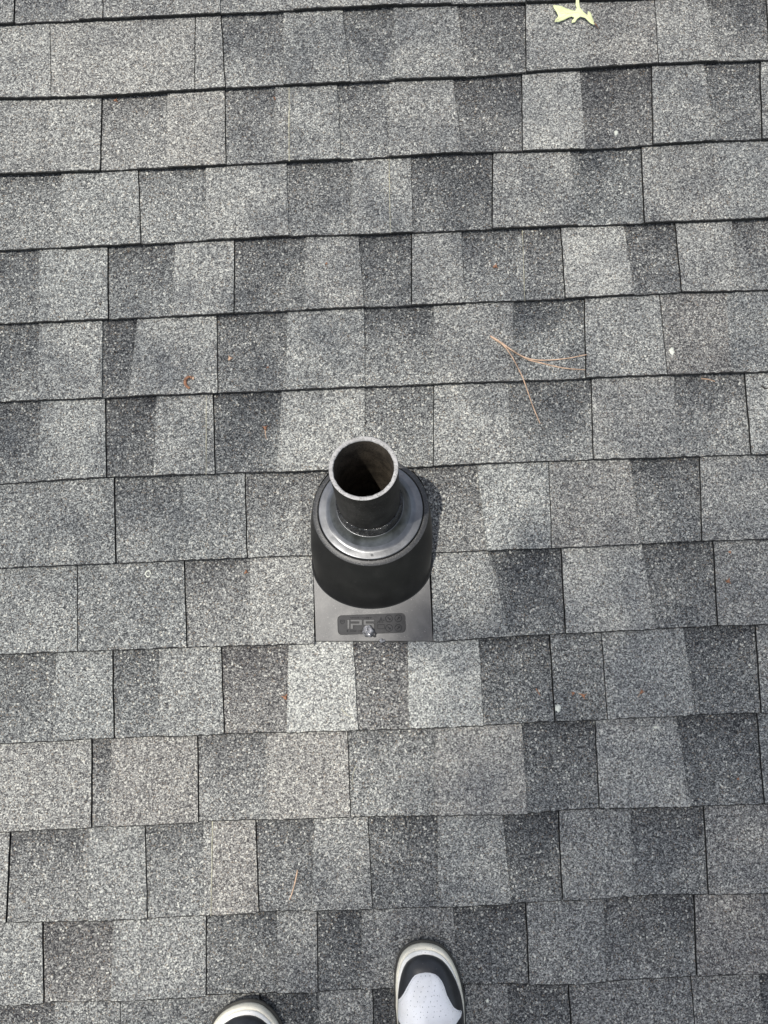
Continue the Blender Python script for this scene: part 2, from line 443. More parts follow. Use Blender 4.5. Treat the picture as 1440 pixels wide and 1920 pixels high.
def piece_geo(k, eL, eR, raised, gapL, gapR, cutL=None, cutR=None, step=0.006, jit=True):
    """eL/eR = (u at the top line, u at the butt line). Returns outline [(u,v)] counter-clockwise"""
    piece_k[0] = k
    vb = linev(k, (eL[1] + eR[1]) / 2)
    vt = linev(k - 1, (eL[0] + eR[0]) / 2)
    def edge(e, side, gap):
        pts = []
        n = 7
        for i in range(n + 1):
            s = i / n
            u = e[1] + (e[0] - e[1]) * s
            j = 0.0011 * noise.noise(Vector((e[1] * 91, s * 9, k))) if jit else 0
            uu = u + j + (gap if side < 0 else -gap)
            b = linev(k, uu); t = linev(k - 1, uu)
            pts.append((uu, b + (t - b) * s))
        pts.append((pts[-1][0], pts[-1][1] + 0.012))
        return pts
    L = cutL if cutL else edge(eL, -1, gapL)
    R = cutR if cutR else edge(eR, 1, gapR)
    ul, ur = L[0][0], R[0][0]
    n = max(1, int((ur - ul) / step))
    bot = []
    sag = random.uniform(-0.0006, 0.0006) if jit else 0
    for i in range(1, n):
        u = ul + (ur - ul) * i / n
        j = random.uniform(-0.0006, 0.0006) + sag if jit else 0
        bot.append((u, linev(k, u) + j))
    return [L[0]] + bot + R[:] + L[:0:-1], vb, vt

def build_piece(outline, vb, vt, raised, tone, warm, acc=None, jl=True, jr=True):
    """prism with a tilted top; adds to acc (verts, faces, colours) or returns an object"""
    th = 0.0039 + (RAISE if raised else 0)
    n = len(outline)
    cu = sum(p[0] for p in outline) / n; cv = sum(p[1] for p in outline) / n
    base = acc is not None
    ox, oy = (0, 0) if base else (cu, cv)
    # the cut butt edge is bevelled and bare of granules
    V = []
    for u, v in outline:
        if abs(v - linev(piece_k[0], u)) < .0021:
            v2 = v + .0017 + .0018 * noise.noise(Vector((u * 170, piece_k[0] * 3.3, 1))) + .0005 * noise.noise(Vector((u * 25, piece_k[0], 1)))
            V.append((u - ox, v2 - oy, ztop(v2, vb, vt, raised)))
        else:
            V.append((u - ox, v - oy, ztop(v, vb, vt, raised)))
    V += [(u - ox, v - oy, ztop(v, vb, vt, raised) - .0007) for u, v in outline]
    V += [(u - ox, v - oy, ztop(v, vb, vt, raised) - th) for u, v in outline]
    Fc = [tuple(range(n)), tuple(range(3 * n - 1, 2 * n - 1, -1))]
    for a in (0, n):
        Fc += [(a + i, a + n + i, a + n + (i + 1) % n, a + (i + 1) % n) for i in range(n)]
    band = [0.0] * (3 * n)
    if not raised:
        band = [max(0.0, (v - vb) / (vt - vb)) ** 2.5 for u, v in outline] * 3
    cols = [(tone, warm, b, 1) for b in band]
    side = []
    for i in range(n):
        (ua, va), (uc, vc) = outline[i], outline[(i + 1) % n]
        butt = abs(va - linev(piece_k[0], ua)) < .0021 and abs(vc - linev(piece_k[0], uc)) < .0021
        side.append(2 if butt or (jr if (ua + uc) / 2 > cu else jl) else 0)
    mats = [0] + [1] + side * 2
    if base:
        o = len(acc[0])
        acc[0].extend(V); acc[1].extend([tuple(i + o for i in f) for f in Fc]); acc[2].extend(cols); acc[3].extend(mats)
        return None
    return make_shingle('shingle', V, Fc, cols, mats, (cu, cv, 0))

def make_shingle(name, V, Fc, cols, mats, loc):
    me = bpy.data.meshes.new(name)
    me.from_pydata(V, [], Fc)
    for m in (M['granule'], M['felt'], M['edge_dark']): me.materials.append(m)
    me.polygons.foreach_set('material_index', mats)
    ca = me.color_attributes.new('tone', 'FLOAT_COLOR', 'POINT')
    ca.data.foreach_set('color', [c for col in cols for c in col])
    o = bpy.data.objects.new(name, me)
    COL.objects.link(o)
    o.parent = roof
    o.location = loc
    return o

x = NB('shingle_edge')
x.col(x.ramp(x.noise(420, 3, 0.7), [(0.42, (.006, .006, .006)), (0.58, (.016, .016, .015)), (0.74, (.12, .12, .10))]))
x.rough(0.95)
M['edge_dark'] = x.m

jw = random.Random(5)
ULIM, KLO, KHI = 3.2, -18, 26
acc = ([], [], [], [])
def run_random(k, u0, u1, kL='.'):
    """off-frame pieces of a course, joined"""
    u = u0
    r = random.random() < .5
    while u < u1 - 0.02:
        wd = min(random.uniform(.09, .17), u1 - u)
        if u1 - (u + wd) < 0.05: wd = u1 - u
        sl = random.uniform(-.008, .008) if u + wd < u1 else 0
        t = random.uniform(.4, .75) if r else random.uniform(.1, .45)
        g = 0.0012 if random.random() < .35 else 0
        out, vb, vt = piece_geo(k, (u, u), (u + wd, u + wd), r, 0, g, step=.05, jit=False)
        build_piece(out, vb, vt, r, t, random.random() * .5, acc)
        r = not r
        u += wd
for k in range(KLO, KHI):
    if k not in C:
        run_random(k, -ULIM + random.uniform(0, .02), ULIM)
        continue
    rows = C[k]
    segs = []
    for i, row in enumerate(rows):
        if row[0] == 'cut': continue
        nxt = rows[i + 1] if i + 1 < len(rows) else None
        segs.append([row, nxt, i > 0 and rows[i - 1][0] == 'cut'])
    def ends(row):
        if k == 0:
            ub = on_line(0, row[1]); return (ub, ub)
        if k == 13:
            ut = on_line(12, row[0]); return (ut, ut)
        return (on_line(k - 1, row[0]), on_line(k, row[1]))
    firstu = lastu = None
    for row, nxt, after in segs:
        eL = ends(row)
        gL = jw.uniform(.0005, .0011) if row[2] == 'j' else 0.0006 if row[2] == 'p' else 0.0
        cutL = cutR = None
        if row is rows[0]:
            firstu = eL[1] - random.uniform(.02, .07); eL = (firstu, firstu)
        if after:
            cutL = [(at(*p).x, at(*p).y) for p in CUT[k][1]][::-1]
            cutL = [(a, b) for a, b in cutL]
            cutL[0] = (cutL[0][0], linev(k, cutL[0][0]))
            cutL.append((cutL[-1][0], cutL[-1][1] + 0.010))
        if nxt is None:
            lastu = on_line(k, 1440) + random.uniform(.03, .09); eR = (lastu, lastu); gR = 0
        elif nxt[0] == 'cut':
            cutR = [(at(*p).x, at(*p).y) for p in CUT[k][0]]
            cutR[0] = (cutR[0][0], linev(k, cutR[0][0]))
            cutR.append((cutR[-1][0], cutR[-1][1] + 0.010))
            eR = (cutR[-2][0], cutR[0][0]); gR = 0
        else:
            eR = ends(nxt); gR = jw.uniform(.0005, .0009) if nxt[2] == 'j' else 0.0
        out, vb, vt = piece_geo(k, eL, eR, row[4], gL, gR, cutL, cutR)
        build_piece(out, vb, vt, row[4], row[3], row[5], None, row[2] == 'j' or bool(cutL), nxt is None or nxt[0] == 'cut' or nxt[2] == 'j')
        PIECES.append((k, eL if not cutL else (cutL[-1][0], cutL[0][0]), eR, row[4]))
        if row[2] == 'p':
            u0, u1 = eL
            pts = []
            for i in range(9):
                s = i / 8
                u = u1 + (u0 - u1) * s - .0004
                v = linev(k, u) * (1 - s) + linev(k - 1, u) * s
                pts.append((u + random.uniform(-.0003, .0003), v, ztop(v, vb, vt, row[4]) + .0001))
            V, Fc = tube(pts[:-1] + [pts[-1]], [random.uniform(.0003, .0010) for _ in pts], 5)
            mesh_obj('frayed_edge', V, Fc, M['edge'], roof)
    run_random(k, -ULIM, firstu)
    run_random(k, lastu, ULIM)
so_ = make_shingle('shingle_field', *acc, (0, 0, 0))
so_['kind'] = 'stuff'
so_['label'] = 'further shingles of the same slope'
bm = bmesh.new()
bmesh.ops.create_cube(bm, size=1)
vlo, vhi = V0 - EXPO * KHI, V0 - EXPO * (KLO - 1)
for v in bm.verts:
    v.co = Vector((v.co.x * 2 * ULIM, (vlo + vhi) / 2 + v.co.y * (vhi - vlo), -0.012 + (v.co.z - .5) * 0.10))
bm_obj('roof_deck', bm, M['felt'], roof)

def rest(u, v):
    """height of the shingle surface"""
    for k in range(-1, 15):
        if linev(k, u) <= v < linev(k - 1, u):
            vb, vt = linev(k, u), linev(k - 1, u)
            s = (v - vb) / (vt - vb)
            for kk, eL, eR, r in PIECES:
                if kk == k and eL[1] + (eL[0] - eL[1]) * s <= u <= eR[1] + (eR[0] - eR[1]) * s:
                    return ztop(v, vb, vt, r)
            return ztop(v, vb, vt, 0)
    return 0.006

def sit(px, py, up=0.0):
    p = at(px, py, 0.005)
    return Vector((p.x, p.y, rest(p.x, p.y) + up))

# ------------------------------------------------------------------ vent pipe and flashing
AX = Vector((-.02150, .26376, .96435)).normalized()
PR = 0.050
RIMC = Vector((-.03574, .15552, .22522))
THC = Vector((-.03250, .11584, .08016))
E1, E2 = frame_of(AX)
NSEG = 96

def lathe(center, prof, mat, name, parent, n=NSEG, jitter=None, origin=Vector()):
    """prof: [(radius, height along the axis)]"""
    V, Fc = [], []
    for j, (r, h) in enumerate(prof):
        for i in range(n):
            q = 2 * math.pi * i / n
            rr, hh = r, h
            if jitter: rr, hh = jitter(j, q, r, h)
            V.append(center + AX * hh + (E1 * math.cos(q) + E2 * math.sin(q)) * rr - origin)
    for j in range(len(prof) - 1):
        for i in range(n):
            i2 = (i + 1) % n
            Fc.append((j * n + i, j * n + i2, (j + 1) * n + i2, (j + 1) * n + i))
    return mesh_obj(name, V, Fc, mat, parent, smooth=True)

PO = THC - AX * (THC.z / AX.z)
pipe = empty('vent_pipe', PO, 'open black plumbing vent pipe with pale sawn rim standing up through the flashing', 'vent pipe')
L0 = 0.0
top = (RIMC - PO).dot(AX)
def nick(j, q, r, h):
    a = noise.noise(Vector((math.cos(q) * 6, math.sin(q) * 6, j * .2)))
    return r + 0.0004 * a, h + 0.0006 * noise.noise(Vector((math.cos(q) * 9, math.sin(q) * 9, 3)))
lathe(PO, [(PR, -0.02), (PR, 0.06), (PR, 0.12), (PR, top - .004), (PR - .0003, top - .0014)], M['pipe_out'], 'pipe_wall', pipe, origin=PO)
def nick2(j, q, r, h):
    a = noise.noise(Vector((math.cos(q) * 5, math.sin(q) * 5, 1.7)))
    b = noise.noise(Vector((math.cos(q) * 17, math.sin(q) * 17, 4.7)))
    if j >= 3: r = r + 0.0010 * max(0, b) + 0.0005 * a
    return r, h + 0.0005 * b * (1 if j in (2, 3) else 0)
lathe(PO, [(PR - .0003, top - .0014), (PR + .0001, top - .0004), (PR - .0006, top), (PR - .0044, top), (PR - .0060, top - .0009), (PR - .0062, top - .0030)], M['rim'], 'cut_rim', pipe, jitter=nick2, origin=PO)
lathe(PO, [(PR - .0064, top - .0030), (PR - .0068, top - .05), (PR - .0068, top - .12), (PR - .0068, -0.02), (PR - .0068, -0.9), (.0001, -0.9)], M['pipe_in'], 'pipe_bore', pipe, origin=PO)

FO = Vector((-.034, .064, 0.0))
fl = empty('roof_flashing', FO, 'black plastic pipe flashing with grey collar ring round the vent pipe and embossed plate below', 'flashing')
RC = THC - AX * 0.020          # centre of the ring's flange
def lo(p): return Vector(p) - FO

# base plate with a sunk label panel
PZ = 0.0052
pl = [at(592.5, 1201.5, PZ), at(811.5, 1201.5, PZ)]
u0, u1 = pl[0].x, pl[1].x
vlow = (pl[0].y + pl[1].y) / 2
def rrect(x0, y0, x1, y1, r, n=6):
    P = []
    for cx, cy, a0 in ((x1 - r, y1 - r, 0), (x0 + r, y1 - r, 90), (x0 + r, y0 + r, 180), (x1 - r, y0 + r, 270)):
        for i in range(n + 1):
            q = math.radians(a0 + 90 * i / n)
            P.append((cx + r * math.cos(q), cy + r * math.sin(q)))
    return P
pa, pb = at(633.5, 1191, PZ), at(760, 1149, PZ)
pnl = rrect(pa.x, pa.y, pb.x, pb.y, .0075)
def base_out(q, grow):
    c_, s_ = math.cos(q), math.sin(q)
    if s_ < 0: return (FO.x + (BA + grow) * c_, .023 + (.074 + grow) * s_)
    return (FO.x + (BA + grow) * c_, .023 + .053 * min(1, s_ * 3.2) + (.1035 + grow) * s_)
BA = .0995
outer = [(u0, pl[0].y), ((u0 + u1) / 2, (pl[0].y + pl[1].y) / 2), (u1, pl[1].y), (u1 - .0015, .026)]
outer += [base_out(math.radians(a), .0005) for a in range(22, 159, 8)] + [(u0 - .0005, .030)]
bm = bmesh.new()
def loop(P, z):
    vs = [bm.verts.new(lo((p[0], p[1], z))) for p in P]
    for a, b in zip(vs, vs[1:] + vs[:1]): bm.edges.new((a, b))
    return vs
o1 = loop(outer, PZ); i1 = loop(pnl, PZ)
bmesh.ops.triangle_fill(bm, use_beauty=True, use_dissolve=False, edges=list(bm.edges))
cpx, cpy = (pa.x + pb.x) / 2, (pa.y + pb.y) / 2
bad = [f for f in bm.faces if all((v in i1) for v in f.verts)]
bmesh.ops.delete(bm, geom=bad, context='FACES_ONLY')
def skirt(vs, z, grow=0):
    nv = []
    cx = sum(v.co.x for v in vs) / len(vs); cy = sum(v.co.y for v in vs) / len(vs)
    for v in vs:
        d = Vector((v.co.x - cx, v.co.y - cy, 0)); d.normalize()
        nv.append(bm.verts.new((v.co.x + d.x * grow, v.co.y + d.y * grow, z)))
    for i in range(len(vs)):
        j = (i + 1) % len(vs)
        bm.faces.new((vs[i], vs[j], nv[j], nv[i]))
skirt(o1, PZ - .0028, .0024)
skirt(i1, PZ - .0012, -.0008)
bm_obj('base_plate', bm, M['plate'], fl)
bm = bmesh.new()
PNZ = PZ - .0012
f = bm.faces.new([bm.verts.new(lo((p[0], p[1], PNZ))) for p in pnl])
bm_obj('label_panel', bm, M['panel'], fl)

def raised_poly(P, name, z0, h, mat, inset=.0004):
    """raised flat shape with sloping sides; P in picture points"""
    pts = [at(a, b, PZ) for a, b in P]
    area = sum(pts[i].x * pts[(i + 1) % len(pts)].y - pts[(i + 1) % len(pts)].x * pts[i].y for i in range(len(pts)))
    if area < 0: pts.reverse()
    n = len(pts)
    V = [lo((p.x, p.y, z0)) for p in pts]
    ins = []
    for i in range(n):
        a, b, c = pts[i - 1], pts[i], pts[(i + 1) % n]
        d1 = Vector((b.x - a.x, b.y - a.y)).normalized(); d2 = Vector((c.x - b.x, c.y - b.y)).normalized()
        n1 = Vector((-d1.y, d1.x)); n2 = Vector((-d2.y, d2.x)); m = (n1 + n2)
        m = m / max(0.4, m.length_squared / 2)
        ins.append((b.x + m.x * inset, b.y + m.y * inset))
    V += [lo((p[0], p[1], z0 + h)) for p in ins]
    Fc = [tuple(range(n, 2 * n))] + [(i, (i + 1) % n, n + (i + 1) % n, n + i) for i in range(n)]
    return V, Fc
def zp(a, b):                  # crop coordinates of the label close-up -> picture
    return (630 + a / 10.286, 1140 + b / 10.286)
LETTERS = [
 [(218, 222), (262, 222), (262, 405), (218, 405)],
 [(278, 222), (490, 222), (505, 236), (505, 318), (490, 333), (330, 333), (330, 405), (278, 405), (278, 296), (440, 296), (448, 290), (448, 268), (440, 262), (278, 262)],
 [(545, 222), (738, 222), (738, 262), (590, 262), (582, 268), (582, 288), (590, 294), (720, 294), (738, 310), (738, 392), (722, 405), (528, 405), (528, 366), (675, 366), (682, 360), (682, 340), (675, 333), (545, 333), (528, 318), (528, 238)],
]
for P in LETTERS:
    V, Fc = raised_poly([zp(*p) for p in P], 'letter', PNZ, .0013, M['plate'])
    mesh_obj('letter', V, Fc, M['letter'], fl)
# outline shapes: thin raised beads
def bead(P, name, r=.00045, closed=True, z=None):
    pts = [at(*zp(a, b), PZ) for a, b in P]
    if closed: pts.append(pts[0])
    V, Fc = tube([lo((p.x, p.y, (z or PNZ) + .0002)) for p in pts], r, 5)
    return V, Fc
def join(lst):
    V, Fc = [], []
    for v, f in lst:
        o = len(V); V += v; Fc += [tuple(i + o for i in t) for t in f]
    return V, Fc
def circ(cx, cy, r, a0=0, a1=360, n=20):
    return [(cx + r * math.cos(math.radians(a0 + (a1 - a0) * i / n)), cy + r * math.sin(math.radians(a0 + (a1 - a0) * i / n))) for i in range(n + (a1 - a0 < 360))]
for cx, cy, d in ((1022, 205, 1), (1200, 200, -1), (1022, 385, 1), (1200, 385, -1)):
    s = 26
    V, Fc = join([bead(circ(cx, cy, 66), 'e', .0005),
                  bead([(cx - s, cy - s * d), (cx + s, cy + s * d)], 'e', .0007, False),
                  bead([(cx - s * .2, cy + s * d * 1.0), (cx + s, cy + s * d), (cx + s, cy - s * d * .1)], 'e', .0005, False)])
    mesh_obj('emblem', V, Fc, M['panel'], fl)
V, Fc = join([bead([(85, 235), (160, 235), (162, 275), (124, 312), (88, 280)], 'e'), bead([(105, 258), (140, 268)], 'e', .0005, False)])
mesh_obj('shield_emblem', V, Fc, M['panel'], fl)
V, Fc = join([bead([(868, 180), (905, 285), (830, 285)], 'e', .0004), bead([(868, 215), (868, 268)], 'e', .0004, False), bead([(922, 225), (924, 252)], 'e', .0006, False),
              bead([(805, 322), (935, 322), (935, 402), (805, 402)], 'e', .0004), bead([(790, 300), (835, 240)], 'e', .0003, False)])
mesh_obj('outline_mark', V, Fc, M['panel'], fl)
fine = []
rr = random.Random(3)
xx = 275
while xx < 700:
    hgt = rr.choice([18, 22, 26]); fine.append(bead([(xx, 178), (xx + rr.uniform(-4, 10), 178 + hgt)], 'e', .00028, False)); xx += rr.choice([9, 12, 12, 22])
xx = 210
while xx < 500:
    fine.append(bead([(xx, 428), (xx + rr.uniform(-12, 12), 462)], 'e', .00035, False)); xx += rr.choice([18, 26, 50])
V, Fc = join(fine)
o = mesh_obj('fine_print', V, Fc, M['panel'], fl)

# bell: from the base outline on the plate up to the shoulder round the ring
def bell_pt(q, s_r, drop):
    return RC + (E1 * math.cos(q) + E2 * math.sin(q)) * s_r - AX * drop
bell = []
def base_pt(q, grow, z):
    return Vector((*base_out(q, grow), z))
rows = []
for i in range(NSEG):
    q = 2 * math.pi * i / NSEG
    T = bell_pt(q, .0968, .0052); B = base_pt(q, 0, PZ + .004)
    col = [bell_pt(q, .0840, .0060), bell_pt(q, .0872, .0058), bell_pt(q, .0878, .0018), bell_pt(q, .0884, .0010), bell_pt(q, .0892, .0010),
           bell_pt(q, .0952, .0030), bell_pt(q, .0962, .0038), T]
    for s in (.15, .35, .6, .85):
        P = T.lerp(B, s)
        P += Vector((math.cos(q), math.sin(q), 0)) * (.0045 * math.sin(math.pi * s))
        col.append(P)
    col += [B, base_pt(q, .0016, PZ + .0012), base_pt(q, .0042, PZ + .0001)]
    rows.append(col)
V = [lo(p) for col in rows for p in col]
m_ = len(rows[0])
Fc = []
for i in range(NSEG):
    i2 = (i + 1) % NSEG
    for j in range(m_ - 1):
        Fc.append((i * m_ + j, i * m_ + j + 1, i2 * m_ + j + 1, i2 * m_ + j))
bell_o = mesh_obj('bell', V, [f for i, f in enumerate(Fc) if i % (m_ - 1) >= 6], M['plastic'], fl, smooth=True)
mesh_obj('shoulder', V, [f for i, f in enumerate(Fc) if i % (m_ - 1) < 6], M['shoulder'], bell_o, smooth=True)

# ring: flat flange, concave cone, rolled lip
def ringj(j, q, r, h):
    return r, h + (.0007 * noise.noise(Vector((math.cos(q) * 2.2, math.sin(q) * 2.2, j * .6))) if 3 < j < 9 else 0)
ring = lathe(RC, [(.0862, -.004), (.0862, -.0006), (.0856, .0004), (.0846, .0006), (.0756, .0006), (.0742, .0010), (.0715, .0024), (.0670, .0050),
           (.0620, .0092), (.0585, .0138), (.0556, .0178), (.0550, .0196), (.0542, .0200), (.0534, .0194), (.0530, .010)],
      M['ring'], 'collar_ring', fl, jitter=ringj, origin=FO)
ring.data.materials.append(M['collar_dark'])
for i, pf in enumerate(ring.data.polygons):
    if 7 <= i // NSEG <= 10: pf.material_index = 1
for a in (132, 48, 270):
    q = math.radians(a)
    c = RC + (E1 * math.cos(q) + E2 * math.sin(q)) * .0795 + AX * .0007
    V, Fc = tube([lo(c - AX * .0005), lo(c + AX * .0006)], .0022, 12)
    d = mesh_obj('stud', V, Fc, M['ring'], ring)
    V, Fc = tube([lo(c + E1 * .0022 * math.cos(t / 16 * 6.283) + E2 * .0022 * math.sin(t / 16 * 6.283)) for t in range(17)], .00035, 4)
# sealant bead between lip and pipe
def sealj(j, q, r, h):
    n1 = noise.noise(Vector((math.cos(q) * 7, math.sin(q) * 7, j * 1.3)))
    n2 = noise.noise(Vector((math.cos(q) * 22, math.sin(q) * 22, j * 2.3)))
    hf = 0
    if j >= 3: hf = .0024 * n1 + .0022 * n2
    return r + .0007 * n2 * (1 if 0 < j < 5 else 0), h + hf
lathe(RC, [(.0526, .012), (.0534, .0195), (.0542, .0250), (.0538, .0340), (.0532, .0400), (.0518, .0430), (.0498, .0436)], M['seal'], 'sealant_bead', fl, jitter=sealj, origin=FO, n=160)

# wrinkled dab of sealant over the nail head, and a smear at the edge
def blob(name, p, rx, ry, rz, mat, parent, seed, amp=.25, sub=3, off=Vector()):
    bm = bmesh.new()
    bmesh.ops.create_icosphere(bm, subdivisions=sub, radius=1)
    for v in bm.verts:
        n_ = noise.noise(v.co * 1.6 + Vector((seed, 0, 0))) + .5 * noise.noise(v.co * 4 + Vector((seed, 3, 0)))
        c = v.co * (1 + amp * n_)
        v.co = Vector((c.x * rx, c.y * ry, max(c.z, -.35) * rz)) + Vector(p) - off
    return bm_obj(name, bm, mat, parent, smooth=True)
p = at(690.5, 1184, .010)
blob('sealant_dab', (p.x, p.y, PZ + .001), .0098, .0105, .0085, M['dab'], fl, 2.0, .3, 3, FO)
p = at(702, 1190, .007)
blob('sealant_dab', (p.x, p.y, PZ), .0035, .005, .003, M['seal'], fl, 5.0, .4, 2, FO)
p = at(716, 1201, .006)
blob('sealant_dab', (p.x, p.y, PZ - .001), .0070, .0035, .0030, M['dab'], fl, 9.0, .5, 3, FO)

# ------------------------------------------------------------------ things lying on the shingles
rc = random.Random(21)
V, Fc, tn = [], [], []
for i in range(1500):
    k = rc.randint(0, 13)
    u = rc.uniform(-.8, .8)
    if k in (7, 8) and -.15 < u < .08: continue
    v = linev(k, u) + (-abs(rc.gauss(.0, .004)) - .0008 if rc.random() < .75 else rc.uniform(0, .14))
    z = rest(u, v)
    q = rc.uniform(.0004, .0011)
    c = Vector((u, v, z + q * .4))
    o_ = len(V)
    a0 = rc.uniform(0, 6)
    V += [c + Vector((math.cos(a0 + t) * q * rc.uniform(.6, 1.3), math.sin(a0 + t) * q * rc.uniform(.6, 1.3), -q * .4)) for t in (0, 2.1, 4.2)] + [c + Vector((0, 0, q * .8))]
    Fc += [(o_, o_ + 1, o_ + 3), (o_ + 1, o_ + 2, o_ + 3), (o_ + 2, o_, o_ + 3)]
gc = mesh_obj('loose_granules', V, Fc, M['crumb'])
gc.matrix_world = ROOF
tag(gc, 'loose mineral granules and grit washed into the shingle laps', 'grit', kind='stuff')
def rel(P, o): return [Vector(a) - Vector(o) for a in P]

def polyline(P, n=5):
    """smooth picture polyline (Catmull-Rom)"""
    Q = []
    P = [P[0]] + list(P) + [P[-1]]
    for i in range(1, len(P) - 2):
        for s in range(n):
            t = s / n
            Q.append(tuple(.5 * ((2 * P[i][d]) + (-P[i - 1][d] + P[i + 1][d]) * t + (2 * P[i - 1][d] - 5 * P[i][d] + 4 * P[i + 1][d] - P[i + 2][d]) * t * t + (-P[i - 1][d] + 3 * P[i][d] - 3 * P[i + 1][d] + P[i + 2][d]) * t ** 3) for d in (0, 1)))
    Q.append(P[-2][:2])
    return Q
# leaf
LF = [(330, 100), (350, 95), (480, 100), (600, 130), (715, 165), (738, 120), (716, 70), (722, 0), (722, -70), (748, -90), (768, -40), (775, 40), (790, 120), (850, 195), (915, 245), (928, 178), (975, 215),
      (1005, 290), (1045, 385), (1020, 398), (960, 365), (880, 290), (800, 262), (750, 290), (715, 345), (655, 358), (662, 315), (705, 268), (655, 245), (600, 262), (520, 310), (440, 345), (365, 355), (372, 318), (430, 250), (400, 200), (345, 140)]
lp = [at(1000 + a / 9, b / 9, .014) for a, b in LF]
c0 = sit(1080, 28)
leaf = empty('leaf', c0, 'pale yellow-green lobed leaf lying upside down near the top edge', 'leaf')
bm = bmesh.new()
vs = [bm.verts.new((p.x - c0.x, p.y - c0.y, 0)) for p in lp]
bm.faces.new(vs)
bmesh.ops.triangulate(bm, faces=bm.faces)
bmesh.ops.subdivide_edges(bm, edges=bm.edges, cuts=2, use_grid_fill=True)
for v in bm.verts:
    v.co.z = .006 + .004 * noise.noise(Vector((v.co.x * 30, v.co.y * 30, 0))) + .10 * abs(v.co.x) ** 1.2 * .5 + .12 * max(0, v.co.y)
g = bmesh.ops.extrude_face_region(bm, geom=list(bm.faces))
for v in g['geom']:
    if isinstance(v, bmesh.types.BMVert): v.co.z += .0004
bm_obj('leaf_blade', bm, M['leaf'], leaf, True)
for P in ([(1045, 385), (930, 270), (820, 215), (740, 190), (600, 190), (470, 200)], [(770, 205), (745, 90), (740, -60)], [(600, 195), (480, 265), (380, 340)], [(560, 190), (430, 140), (345, 105)]):
    Q = polyline([(1000 + a / 9, b / 9) for a, b in P], 4)
    pts = []
    for a, b in Q:
        q = at(a, b, .014)
        x_, y_ = q.x - c0.x, q.y - c0.y
        pts.append((x_, y_, .0066 + .004 * noise.noise(Vector((x_ * 30, y_ * 30, 0))) + .05 * abs(x_) ** 1.2 + .12 * max(0, y_)))
    V, Fc = tube(pts, .00045, 5)
    mesh_obj('vein', V, Fc, M['vein'], leaf, True)
a, b = at(1114, 42, .012), at(1119, 47, .010)
mid_ = at(1122, 51, .008)
V, Fc = tube([Vector((q.x - c0.x, q.y - c0.y, z)) for q, z in ((a, .007), (b, .004), (mid_, .002))], [.0012, .0009, .0006], 5)
mesh_obj('leaf_stem', V, Fc, M['bud'], leaf)

def strand(P, org, r, mat, name, parent, lift=.0015, arch=0.0, base=None):
    Q = polyline(P)
    pts = []
    N = len(Q) - 1
    for i, (a, b) in enumerate(Q):
        p = sit(a, b)
        pts.append(p + Vector((0, 0, lift + arch * math.sin(math.pi * i / N))) - org)
    # no sharp steps: smooth the heights but stay above the shingles
    for _ in range(3):
        for i in range(1, N):
            pts[i].z = max(pts[i].z, (pts[i - 1].z + pts[i + 1].z) / 2)
    rad = [r * (1 - .45 * i / N) for i in range(N + 1)]
    V, Fc = tube(pts, rad, 6)
    return mesh_obj(name, V, Fc, mat, parent, True)
def g5(a, b): return (900 + a / 6.545, 600 + b / 6.545)
org = sit(*g5(150, 215))
pn = empty('pine_needle_cluster', org, 'bundle of three long dry orange pine needles spread open right of the pipe', 'pine needles')
strand([g5(130, 210), g5(250, 285), g5(400, 395), g5(560, 475), g5(690, 500), g5(850, 500), g5(1050, 480), g5(1300, 435)], org, .0014, M['needle'], 'needle', pn, .002, .002)
strand([g5(140, 218), g5(270, 305), g5(420, 405), g5(590, 490), g5(720, 525), g5(900, 570), g5(1060, 600), g5(1285, 617)], org, .0014, M['needle'], 'needle', pn, .0012)
strand([g5(135, 212), g5(260, 300), g5(370, 450), g5(480, 650), g5(570, 850), g5(650, 1070), g5(735, 1270)], org, .0014, M['needle'], 'needle', pn, .0018, .004)
V, Fc = tube(rel([sit(*g5(120, 200), .0016), sit(*g5(150, 222), .002), sit(*g5(185, 245), .0018)], org), [.0008, .0014, .0011], 6)
mesh_obj('sheath', V, Fc, M['bud'], pn)

def single(name, P, r, mat, label, cat, group=None, lift=.001, arch=0):
    o_ = sit(*P[0])
    o = strand(P, o_, r, mat, name, None, lift, arch)
    place(o, o_)
    return tag(o, label, cat, group)
single('pine_needle', [(558, 1631), (553, 1655), (547, 1676), (543, 1686)], .0012, M['needle'], 'short broken tan pine needle on the shingles between pipe and left shoe', 'pine needle')
single('pine_needle', [(1316, 709), (1328, 710), (1342, 714)], .0013, M['needle'], 'short brown needle stub tucked under a shingle edge at the right', 'pine needle')
single('fibre', [(667, 1436), (662, 1452), (660, 1473)], .0005, M['edge'], 'thin pale yellow fibre beside a joint two courses below the plate', 'fibre')
single('fibre', [(640, 1328), (650, 1338), (662, 1345)], .0006, M['edge'], 'thin yellowish fibre on the brightest shingle below the plate', 'fibre')
single('twig', [(1428, 723), (1433, 728), (1440, 728), (1446, 729)], .0012, M['twig'], 'tiny black twig at the right edge of the roof view', 'twig')

